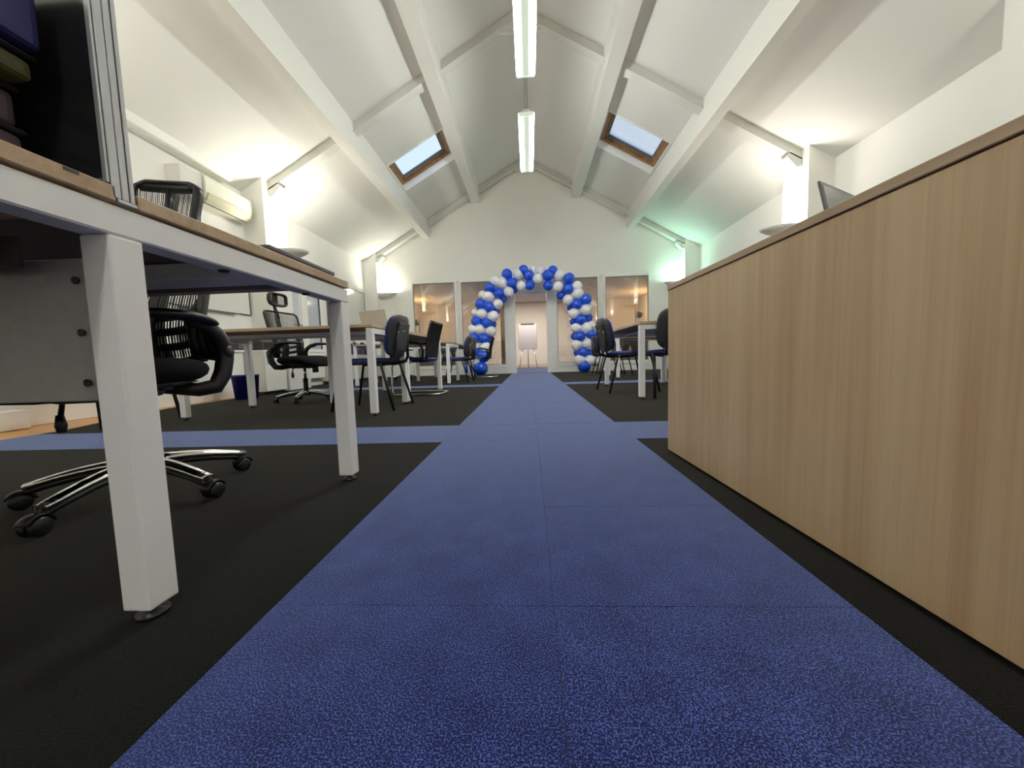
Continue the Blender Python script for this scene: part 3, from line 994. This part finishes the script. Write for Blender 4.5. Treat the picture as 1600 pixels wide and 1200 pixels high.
# blue stacking conference chair (faces local +y)
def make_stack_chair():
    t = thing('stacking_chair', 'x', 'chair', group='blue stacking chairs with black shells')
    MB().cushion(0, .01, .445, .46, .43, .055, e=4, seg=24, rows=8, fn=lambda x, y: -.02 * max(0, y - .5) ** 2).build('seat', M['bluef'], t)
    MB().cushion(0, .01, .425, .44, .41, .03, e=4, seg=24, rows=4).build('seat_shell', M['shell'], t)
    for sg in (-1, 1):
        f = MB()
        x = sg * .215
        f.tube([(x * 1.12, .27, .008), (x * 1.02, .19, .395), (x, .165, .418), (x, .13, .425), (x, -.13, .425)], .0115, 8, flat=(1, 1.25))
        f.build('front_leg', M['blk'], t)
        f = MB()
        f.tube([(x * 1.12, -.29, .008), (x * 1.02, -.19, .395), (x, -.165, .418), (x, -.12, .425)], .0115, 8, flat=(1, 1.25))
        f.build('rear_leg', M['blk'], t)
        f = MB()
        f.tube([(sg * .13, .02, .415), (sg * .135, -.17, .412), (sg * .14, -.275, .435), (sg * .14, -.297, .48), (sg * .13, -.300, .60), (sg * .12, -.315, .70)], .010, 8, flat=(1, 1.6))
        f.build('back_support', M['blk'], t)
    MB().tube([(-.215, .13, .417), (.215, .13, .417)], .009, 8).tube([(-.215, -.13, .417), (.215, -.13, .417)], .009, 8).build('cross_bar', M['blk'], t)
    tilt = Matrix.Translation((0, -.285, .658)) @ Matrix.Rotation(math.radians(11), 4, 'X') @ Matrix.Rotation(PI / 2, 4, 'X')
    MB().cushion(0, 0, -.022, .42, .37, .05, e=3.6, seg=26, rows=8, mx=tilt, fn=lambda x, y: .03 * x * x * -1 + .0).build('backrest', M['bluef'], t)
    sh = MB()
    sh.cushion(0, 0, .008, .44, .39, .042, e=3.8, seg=26, rows=8, mx=tilt, fn=lambda x, y: -.03 * x * x)
    sh.box(-.13, .13, -.135, .13, .014, .032, bev=.012, mx=tilt, seg=2)
    bs = sh.build('back_shell', M['shell'], t)
    MB().box(-.035, .035, .052, .062, .030, .0335, mx=tilt).build('shell_badge', M['alu'], bs)
    return t


# cantilever chair with mesh back (faces local +y)
def make_cantilever():
    t = thing('cantilever_chair', 'x', 'chair', group='blue-seated cantilever chairs')
    p = []
    w = .235
    def side(sg):
        return [(sg * w, -.02, .42), (sg * w, .17, .42), (sg * w, .215, .40), (sg * w, .235, .36), (sg * w, .245, .08), (sg * w, .235, .03), (sg * w, .20, .013)]
    a = side(-1)
    b = side(1)
    mid = [(-w, -.27, .013), (-w + .03, -.325, .013), (-w + .08, -.345, .013), (w - .08, -.345, .013), (w - .03, -.325, .013), (w, -.27, .013)]
    MB().tube(a + mid + b[::-1], .0125, 8).build('frame', M['chrome'], t)
    MB().cushion(0, -.01, .447, .46, .46, .06, e=4, seg=24, rows=8).build('seat', M['bluef'], t)
    MB().cushion(0, -.01, .425, .45, .45, .035, e=4, seg=24, rows=4).build('seat_shell', M['blk'], t)
    bk = MB()
    def Yb(z): return -.20 - .04 * (z - .5) / .4 - .28 * max(0, z - .62) ** 1.4
    sec = [(z, .19 + .03 * min(1, (z - .45) / .2)) for z in (.44, .50, .58, .66, .74, .82, .90)]
    loop = [(hw, Yb(z), z) for (z, hw) in sec] + [(-hw, Yb(z), z) for (z, hw) in sec[::-1]]
    bk.tube(loop, .014, 8, closed=True, flat=(1.2, .9))
    bk.build('back_frame', M['blk'], t)
    pn = MB()
    for (za, ha), (zb, hb) in zip(sec, sec[1:]):
        for d in (.0, -.012):
            pn.quad((-ha, Yb(za) + d, za), (ha, Yb(za) + d, za), (hb, Yb(zb) + d, zb), (-hb, Yb(zb) + d, zb))
    pn.build('backrest', M['blkf'], t)
    for sg in (-1, 1):
        ar = MB()
        ar.tube([(sg * .24, -.10, .425), (sg * .265, -.17, .47), (sg * .27, -.185, .56), (sg * .27, -.14, .635), (sg * .27, -.02, .655), (sg * .27, .06, .655)], [.014, .018, .018, .017, .015, .011], 8, flat=(.8, 1.1))
        am = ar.build('armrest', M['blk'], t)
        MB().box(sg * .27 - .012, sg * .27 + .012, .055, .075, .645, .665, bev=.003).build('arm_tip', M['white'], am)
    return t

def face(dx, dy):
    """rotation so that local +y points along (dx,dy)"""
    return math.atan2(-dx, dy)

used = {}
tc0 = make_task_chair(False, 1.235, 0.0, -.148, (-.085, .015))
place(tc0, (-1.445, 1.16, 0), face(.25, -.97), 'high-backed black mesh task chair pushed under the near desk', used)
tc = make_task_chair(True)
place(tc, (-2.60, 4.02, 0), face(1.0, -.16), 'black mesh task chair with headrest behind the second left desk, facing right', used)
place(tc, (-2.75, 7.75, 0), face(1, .1), 'black task chair at the farthest left desk, mostly its star base showing', used)
place(tc, (3.15, 7.55, 0), face(-.2, -1), 'black task chair beyond the far right desk, almost hidden behind the sideboard', used)
st_ = make_stack_chair()
place(st_, (-1.47, 3.27, 0), face(-1, .02), 'blue stacking chair, charcoal back to the aisle, at the end of the second left desk', used)
place(st_, (-1.37, 6.55, 0), face(-1, .05), 'blue stacking chair at the far left desk, nearer of two by the arch foot', used)
place(st_, (-1.43, 7.30, 0), face(-1, -.05), 'blue stacking chair at the far left, hidden behind its twin by the arch foot', used)
place(st_, (1.13, 4.22, 0), face(1, .10), 'blue stacking chair, charcoal back to the aisle, at the nearest right desk', used)
place(st_, (1.775, 7.52, 0), face(1, .06), 'blue stacking chair on the far right, middle of the three backs in a row', used)
place(st_, (1.73, 8.12, 0), face(1, .0), 'blue stacking chair on the right, farthest of the three backs by the arch', used)
place(st_, (1.42, 3.68, 0), face(.05, 1), 'blue stacking chair cut off by the sideboard edge, facing the right desk', used)
place(st_, (-3.30, 2.72, 0), face(.9, -.25), 'stacking chair at the left wall end of the second desk, only thin legs showing', used)
cc = make_cantilever()
place(cc, (-1.45, 4.56, 0), face(-1, .06), 'blue cantilever chair with chrome floor loop at the third left desk', used)
place(cc, (-1.10, 8.15, 0), face(-1, .0), 'dark cantilever chair with curved back standing behind the left foot of the arch', used)

# ------------------------------------------------------------------ sideboard on the right
sb = thing('sideboard', 'long walnut-effect sideboard with vertical grain filling the right side', 'sideboard', (.6035, 1.60, 0), rz=math.atan2(.0285, 1.0) * 1.0)
# local -y runs towards the camera
MB().box(0, .80, -1.95, 0, .010, .703, bev=.0015).build('panel', M['cab'], sb)
MB().box(.006, .79, -1.94, -.006, .702, .7065).build('shadow_gap', M['hole'], sb)
MB().box(-.002, .805, -1.96, .003, .706, .7265, bev=.0015).build('top', M['cabtop'], sb)
MB().box(.05, .75, -1.90, -.05, 0.0, .012).build('plinth', M['blk'], sb)
t = thing('laptop', 'open dark laptop standing on the sideboard, only its lid corner visible', 'laptop', (1.093, 1.265, .7265), rz=math.radians(31))
MB().box(-.16, .16, -.24, -.01, 0, .014, bev=.003).build('base', M['lap'], t)
MB().box(-.14, .14, -.21, -.06, .0145, .0155).build('keyboard', M['blk'], t)
lm = Matrix.Translation((0, 0, .012)) @ Matrix.Rotation(math.radians(-12), 4, 'X')
ld = MB().box(-.16, .16, 0, .008, 0, .235, bev=.003, mx=lm).build('lid', M['lap'], t)
MB().box(-.148, .148, -.001, .0, .016, .222, mx=lm).build('screen', M['lapscr'], ld)

# silver laptop open on the third desk
t = thing('laptop', 'open silver laptop seen from behind, on the left beyond the near desk leg', 'laptop', (-1.60, 3.72, .7355), rz=math.radians(165))
MB().box(-.16, .16, -.23, -.01, 0, .012, bev=.003).build('base', M['silver'], t)
MB().box(-.16, .16, 0, .007, 0, .23, bev=.003, mx=Matrix.Translation((0, 0, .008)) @ Matrix.Rotation(math.radians(-14), 4, 'X')).build('lid', M['silver'], t)

# ------------------------------------------------------------------ left wall
ac = thing('air_conditioner', 'long cream wall air conditioner high on the left wall by the pillar', 'air conditioner', (XL, 4.95, 2.56))
pr = [(0, .34), (.17, .345), (.215, .31), (.225, .22), (.215, .12), (.19, .05), (.15, .012), (.08, 0), (0, 0)]
MB().prism(pr, 'y', -.385, .385).build('casing', M['ac'], ac)
MB().prism([(.221, .115), (.197, .046), (.150, .004), (.155, .0), (.203, .038), (.228, .11)], 'y', -.35, .35).build('louver', M['acl'], ac)
MB().prism([(.137, .001), (.148, .004), (.150, -.0015), (.137, -.004)], 'y', -.35, .35).build('outlet_slot', M['hole'], ac)
sw = thing('wall_box', 'small flat cream box on the left wall at the near end of the air conditioner', 'box', (XL, 4.405, 2.545))
MB().box(0, .19, -.145, .145, 0, .33, bev=.004).build('cover', M['lam'], sw)

def wboard(label, y0, y1, z0, z1):
    t = thing('whiteboard', label, 'whiteboard', (XL, (y0 + y1) / 2, z0), group='whiteboards on the left wall')
    a = (y1 - y0) / 2
    h = z1 - z0
    MB().box(.004, .016, -a + .006, a - .006, .006, h - .006).build('board', M['board'], t)
    f = MB()
    f.box(0, .022, -a, a, 0, .014).box(0, .022, -a, a, h - .014, h).box(0, .022, -a, -a + .014, .014, h - .014).box(0, .022, a - .014, a, .014, h - .014)
    f.build('frame', M['rubber'], t)
    MB().box(.022, .07, -a * .6, a * .6, -.004, .006, bev=.002).build('pen_tray', M['alu'], t)
wboard('whiteboard on the left wall seen just under the near desk top', 3.95, 5.40, 1.20, 2.05)
wboard('large whiteboard on the left wall before the far pillar', 7.55, 9.33, 1.15, 2.22)
t = thing('wall_planner', 'pale paper planner sheet with faint blue lines on the left wall behind the headrest', 'poster', (XL, 6.42, 1.18))
MB().box(0, .006, -.20, .20, 0, .90).build('sheet', M['paper'], t)
MB().box(.006, .030, -.20, .22, -.02, .0).build('tray', M['alu'], t)
for k in range(5):
    MB().box(.0062, .0068, -.15 + .02 * (k % 2), .10 + .03 * (k % 3), .20 + .12 * k, .205 + .12 * k).build('line', mat('blue_marker_%d' % k, (.25, .33, .55), .6) if k == 0 else bpy.data.materials['blue_marker_0'], t)
d2 = struct_root('window_7', (XL, 7.05, .66))
MB().box(0, .03, -.40, .34, 0, .06).box(0, .03, -.40, .34, 1.36, 1.44).box(0, .03, -.40, -.22, .06, 1.36).box(0, .03, .19, .34, .06, 1.36).build('window_frame', M['gloss'], d2)
MB().box(.002, .012, -.22, .17, .06, 1.36).build('pane', M['bluepane'], d2)
MB().box(.0, .034, .17, .19, .06, 1.36).build('window_seal', M['rubber'], d2)

def cabinet(label, x0, x1, y0, y1, h, doors=2, front='x', plinth=.05, name='low_cabinet'):
    t = thing(name, label, 'cabinet', (x0, (y0 + y1) / 2, 0), group='low white cabinets along the left wall')
    a, w = (y1 - y0) / 2, x1 - x0
    MB().box(0, w - .018, -a, a, plinth, h - .02).build('body', M['lam'], t)
    MB().box(0, w + .004, -a - .003, a + .003, h - .02, h, bev=.002).build('top', M['gloss'], t)
    MB().box(0.01, w - .05, -a + .01, a - .01, 0, plinth).build('plinth', M['blk'], t)
    for k in range(doors):
        ya = -a + 2 * a * k / doors
        d = MB().box(w - .018, w, ya + .002, ya + 2 * a / doors - .002, plinth + .004, h - .024, bev=.0015).build('door', M['lam'], t)
        MB().box(w, w + .012, ya + .05, ya + .06, h - .2, h - .1, bev=.002).build('handle', M['alu'], d)
    return t
cabinet('low white cabinet against the left wall with a black printer on it', -4.29, -3.79, 4.96, 5.40, .65, 1)
cabinet('white cupboard in front of the left pillar behind the star base of the facing chair', -3.955, -3.77, 5.43, 5.98, .42, 1, plinth=.02)
cabinet('white cupboard along the left wall carrying blue magazine files', -4.29, -3.84, 7.20, 9.35, .60, 4, plinth=.06)
t = thing('printer', 'black box-shaped printer on the low white cabinet at the left wall', 'printer', (-4.06, 5.18, .651))
MB().prism([(-.21, 0), (.22, 0), (.22, .12), (.17, .185), (-.21, .19)], 'y', -.19, .19).build('body', M['shell'], t)
MB().box(.205, .222, -.13, .13, .03, .11, bev=.003).build('paper_tray', M['blk'], t)
MB().box(-.12, .10, -.192, -.189, .03, .14).build('side_panel', M['lap'], t)
for i, (yy, m, lb) in enumerate(((4.30, 'alu', 'grey file box on the left ledge, half hidden by the near chair'), (4.52, 'silver', 'pale grey file box on the left ledge next to the printer'))):
    t = thing('lever_arch_box', lb, 'file box', (-4.18, yy, .6555), group='grey file boxes on the ledge')
    MB().box(-.10, .10, -.08, .08, 0, .20 - .01 * i, bev=.004).build('case', M[m], t)
    MB().box(.10, .1015, -.03, .03, .03, .13).build('spine_label', M['paper'], t)
t = thing('waste_bin', 'dark blue plastic waste bin beside the left wall behind the desk leg', 'bin', (-3.72, 4.50, 0))
MB().lathe([(0, .004), (.125, .004), (.15, .30), (.156, .30), (.156, .315), (.145, .315), (.145, .30), (.12, .012), (0, .012)], seg=28).build('body', M['bin'], t)
MB().lathe([(.143, .302), (.143, .306), (.158, .306), (.158, .300), (.152, .298)], seg=28).build('rim', M['bin'], t)
for i, (y, m) in enumerate(((7.62, 'fblue'), (7.90, 'fblue'), (8.18, 'fmauve'), (8.60, 'fblue'))):
    lb = ['blue magazine file with white spine on the white cupboard, nearest of the row', 'blue magazine file second from the near end of the row', 'dark magazine file with papers, third of the row on the white cupboard', 'blue magazine file at the far end of the row'][i]
    t = thing('magazine_file', lb, 'magazine file', (-3.98, y, .6005), group='magazine files on the white cupboard')
    MB().prism([(-.12, 0), (.12, 0), (.12, .17), (-.03, .31), (-.12, .31)], 'y', -.045, .045).build('case', M[m], t)
    MB().prism([(.105, .165), (.12, .16), (-.03, .315), (-.115, .315), (-.115, .30), (-.045, .30)], 'y', -.05, .05).build('white_edge', M['paper'], t)
# radiator style white box between the desks along the wall
rd = thing('panel_radiator', 'low white panel radiator on the left wall beyond the pillar', 'radiator', (XL, 6.6, .14))
MB().box(.03, .10, -.55, .55, 0, .48, bev=.006).build('body', M['gloss'], rd)
rb = MB()
for k in range(24):
    rb.box(.10, .106, -.51 + k * .0445, -.51 + k * .0445 + .02, .03, .45)
rb.build('rib', M['gloss'], rd)['kind'] = 'stuff'

# ------------------------------------------------------------------ flipchart and low unit in the meeting room
t = thing('flipchart_easel', 'white flipchart on a tripod easel seen through the open doorway', 'flipchart', (-.05, 13.2, 0))
MB().box(-.34, .34, -.02, 0, .72, 1.64, bev=.004).build('board', M['alu'], t)
MB().box(-.33, .33, -.026, -.021, .74, 1.60).build('paper_pad', M['flip'], t)
MB().box(-.24, .24, -.045, -.021, 1.61, 1.655, bev=.004).build('clamp_bar', M['lampm'], t)
MB().box(-.30, .30, -.07, -.02, .70, .72, bev=.002).build('pen_tray', M['alu'], t)
for (a, b, c, d) in ((-.20, -.01, -.33, -.12), (.20, -.01, .33, -.12), (0, .02, 0, .55)):
    MB().tube([(a, b, .74), (c, d, .005)], .013, 8).build('leg', M['alu'], t)
for sgn, lb in ((-1, 'low dark unit with pale bottles behind the left glass panes'), (1, 'low dark unit with pale bottles behind the right glass panes')):
    t = thing('low_shelf_unit', lb, 'shelf unit', (sgn * 3.3, 12.4, 0), group='low dark units in the meeting room')
    MB().box(-1.2, 1.2, -.2, .2, 0, .40).box(-1.2, 1.2, -.2, .2, .95, 1.0).box(-1.2, -1.16, -.2, .2, .4, .95).box(1.16, 1.2, -.2, .2, .4, .95).box(-1.2, 1.2, .18, .2, .4, .95).build('carcass', M['lampm'], t)
    for k in range(6):
        x = sgn * (-.9 + .33 * k)
        bo = thing('bottle', '%s on the dark unit behind the %s glass, %s' % ('pale bottle', 'left' if sgn < 0 else 'right', ['first from the door', 'second from the door', 'third from the door', 'fourth from the door', 'fifth from the door', 'farthest from the door'][k]), 'bottle', (sgn * 3.3 + x * 1.0, 12.32, .401), group='bottles in the meeting room')
        MB().lathe([(0, 0), (.05, 0), (.052, .03), (.052, .19), (.02, .26), (.018, .31), (0, .31)], seg=14).build('body', M['lam'], bo)
        MB().lathe([(0, .31), (.021, .31), (.021, .34), (0, .34)], seg=10).build('cap', M['fblue'], bo)

# ------------------------------------------------------------------ balloon arch
B = [('b', -0.092, 9.12, 2.592, 0.122), ('b', 0.036, 9.12, 2.461, 0.13), ('b', 0.057, 9.12, 2.217, 0.122), ('w', -0.231, 9.12, 2.492, 0.122), ('w', -0.159, 9.12, 2.202, 0.122), ('w', 0.162, 9.26, 2.626, 0.116), ('w', 0.26, 9.12, 2.354, 0.134), ('w', 0.351, 9.26, 2.606, 0.116), ('b', 0.634, 9.12, 2.545, 0.122), ('b', 0.513, 9.12, 2.441, 0.138), ('b', 0.507, 9.12, 2.187, 0.122), ('w', 0.79, 9.12, 2.43, 0.13), ('w', 0.752, 9.12, 2.15, 0.13), ('b', 1.033, 9.12, 2.342, 0.134), ('b', 1.008, 9.12, 2.089, 0.13), ('b', 0.832, 9.26, 1.962, 0.112), ('w', 1.23, 9.12, 2.146, 0.122), ('w', 1.243, 9.12, 1.962, 0.138), ('w', 0.995, 9.12, 1.814, 0.13), ('b', 1.438, 9.12, 1.817, 0.138), ('b', 1.211, 9.12, 1.7, 0.13), ('b', 1.067, 9.26, 1.653, 0.091), ('w', 1.541, 9.26, 1.648, 0.107), ('w', 1.434, 9.12, 1.554, 0.138), ('w', 1.128, 9.12, 1.474, 0.13), ('b', 1.509, 9.26, 1.377, 0.112), ('b', 1.304, 9.12, 1.318, 0.13), ('b', 1.142, 9.26, 1.297, 0.099), ('w', 1.587, 9.26, 1.173, 0.116), ('w', 1.451, 9.12, 1.106, 0.142), ('w', 1.173, 9.12, 1.108, 0.122), ('b', 1.56, 9.12, 0.944, 0.122), ('b', 1.277, 9.12, 0.905, 0.134), ('b', 1.155, 9.26, 0.925, 0.099), ('w', 1.453, 9.12, 0.716, 0.13), ('w', 1.193, 9.12, 0.684, 0.134), ('b', 1.512, 9.26, 0.467, 0.116), ('b', 1.338, 9.12, 0.503, 0.13), ('b', 1.217, 9.26, 0.501, 0.091), ('w', 1.506, 9.12, 0.285, 0.142), ('w', 1.267, 9.12, 0.305, 0.142), ('w', 1.671, 9.26, 0.258, 0.116), ('b', 1.372, 9.12, 0.163, 0.163), ('b', -0.51, 9.12, 2.504, 0.134), ('b', -0.389, 9.12, 2.294, 0.13), ('b', -0.343, 9.26, 2.149, 0.091), ('w', -0.809, 9.12, 2.351, 0.122), ('w', -0.65, 9.12, 2.305, 0.142), ('w', -0.476, 9.12, 2.069, 0.122), ('b', -0.956, 9.12, 2.195, 0.13), ('b', -0.731, 9.12, 2.048, 0.134), ('b', -0.632, 9.26, 1.927, 0.099), ('w', -1.15, 9.26, 2.04, 0.116), ('w', -1.004, 9.12, 1.971, 0.138), ('w', -0.76, 9.12, 1.783, 0.122), ('b', -1.205, 9.12, 1.8, 0.13), ('b', -0.981, 9.12, 1.712, 0.134), ('b', -0.827, 9.26, 1.624, 0.099), ('w', -1.344, 9.26, 1.602, 0.116), ('w', -1.174, 9.12, 1.547, 0.134), ('w', -0.888, 9.12, 1.48, 0.138), ('b', -1.323, 9.12, 1.376, 0.13), ('b', -1.069, 9.12, 1.315, 0.13), ('b', -0.929, 9.26, 1.294, 0.099), ('w', -1.434, 9.12, 1.166, 0.122), ('w', -1.25, 9.12, 1.16, 0.138), ('w', -0.962, 9.12, 1.102, 0.134), ('b', -1.401, 9.12, 0.963, 0.13), ('b', -1.144, 9.12, 0.926, 0.134), ('b', -1.01, 9.26, 0.888, 0.099), ('w', -1.306, 9.26, 0.762, 0.116), ('w', -1.112, 9.12, 0.703, 0.142), ('b', -1.383, 9.26, 0.599, 0.107), ('b', -1.173, 9.12, 0.489, 0.163), ('w', -1.392, 9.12, 0.353, 0.134), ('b', -1.256, 9.12, 0.179, 0.179), ('b', -1.588, 9.26, 0.17, 0.116)]
ba = thing('balloon_arch', 'large arch of blue and white balloons framing the doorway', 'balloon arch', (.08, 9.2, 0))
sp = [(-1.27, .02), (-1.25, .5), (-1.18, 1.0), (-1.10, 1.5), (-.90, 1.95), (-.55, 2.28), (-.1, 2.42), (.3, 2.45), (.7, 2.38), (1.05, 2.1), (1.27, 1.7), (1.38, 1.2), (1.36, .7), (1.37, .02)]
MB().tube([(x - .08, .02, z) for (x, z) in sp], .012, 8).build('arch_frame', M['wire'], ba)
pm = {}
def proto_balloon(c):
    b = MB()
    prof = [(0, 1.0)]
    n = 12
    for i in range(1, n):
        a = PI * i / n
        z = math.cos(a)
        r = math.sin(a) ** .96
        if z < 0:
            z *= 1.18
            r *= 1 - .18 * (-z) ** 2
        prof.append((r * .99, z))
    prof += [(.06, -1.18), (.07, -1.26), (.0, -1.24)]
    b.lathe(prof, seg=20)
    return b.mesh('balloon', M['bb'] if c == 'b' else M['bw'])
for c in 'bw':
    pm[c] = proto_balloon(c)
def near_spine(x, z):
    best = None
    for (x0, z0), (x1, z1) in zip(sp, sp[1:]):
        d = Vector((x1 - x0, z1 - z0))
        tt = max(0, min(1, (Vector((x - x0, z - z0)).dot(d)) / d.length_squared))
        q = Vector((x0, z0)) + d * tt
        e = (Vector((x, z)) - q).length
        if best is None or e < best[0]:
            best = (e, q)
    return best[1]
for (c, x, y, z, r) in B:
    q = near_spine(x, z)
    d = Vector((x - q.x, (y - 9.22) * 1.0, z - q.y))
    o = bpy.data.objects.new('balloon', pm[c])
    COL.objects.link(o)
    o.parent = ba
    o.location = (x - .08, y - 9.2, z)
    rr = r * 1.04
    o.scale = (rr, rr, rr)
    if d.length > 1e-3:
        o.rotation_mode = 'QUATERNION'
        o.rotation_quaternion = d.to_track_quat('Z', 'Y')
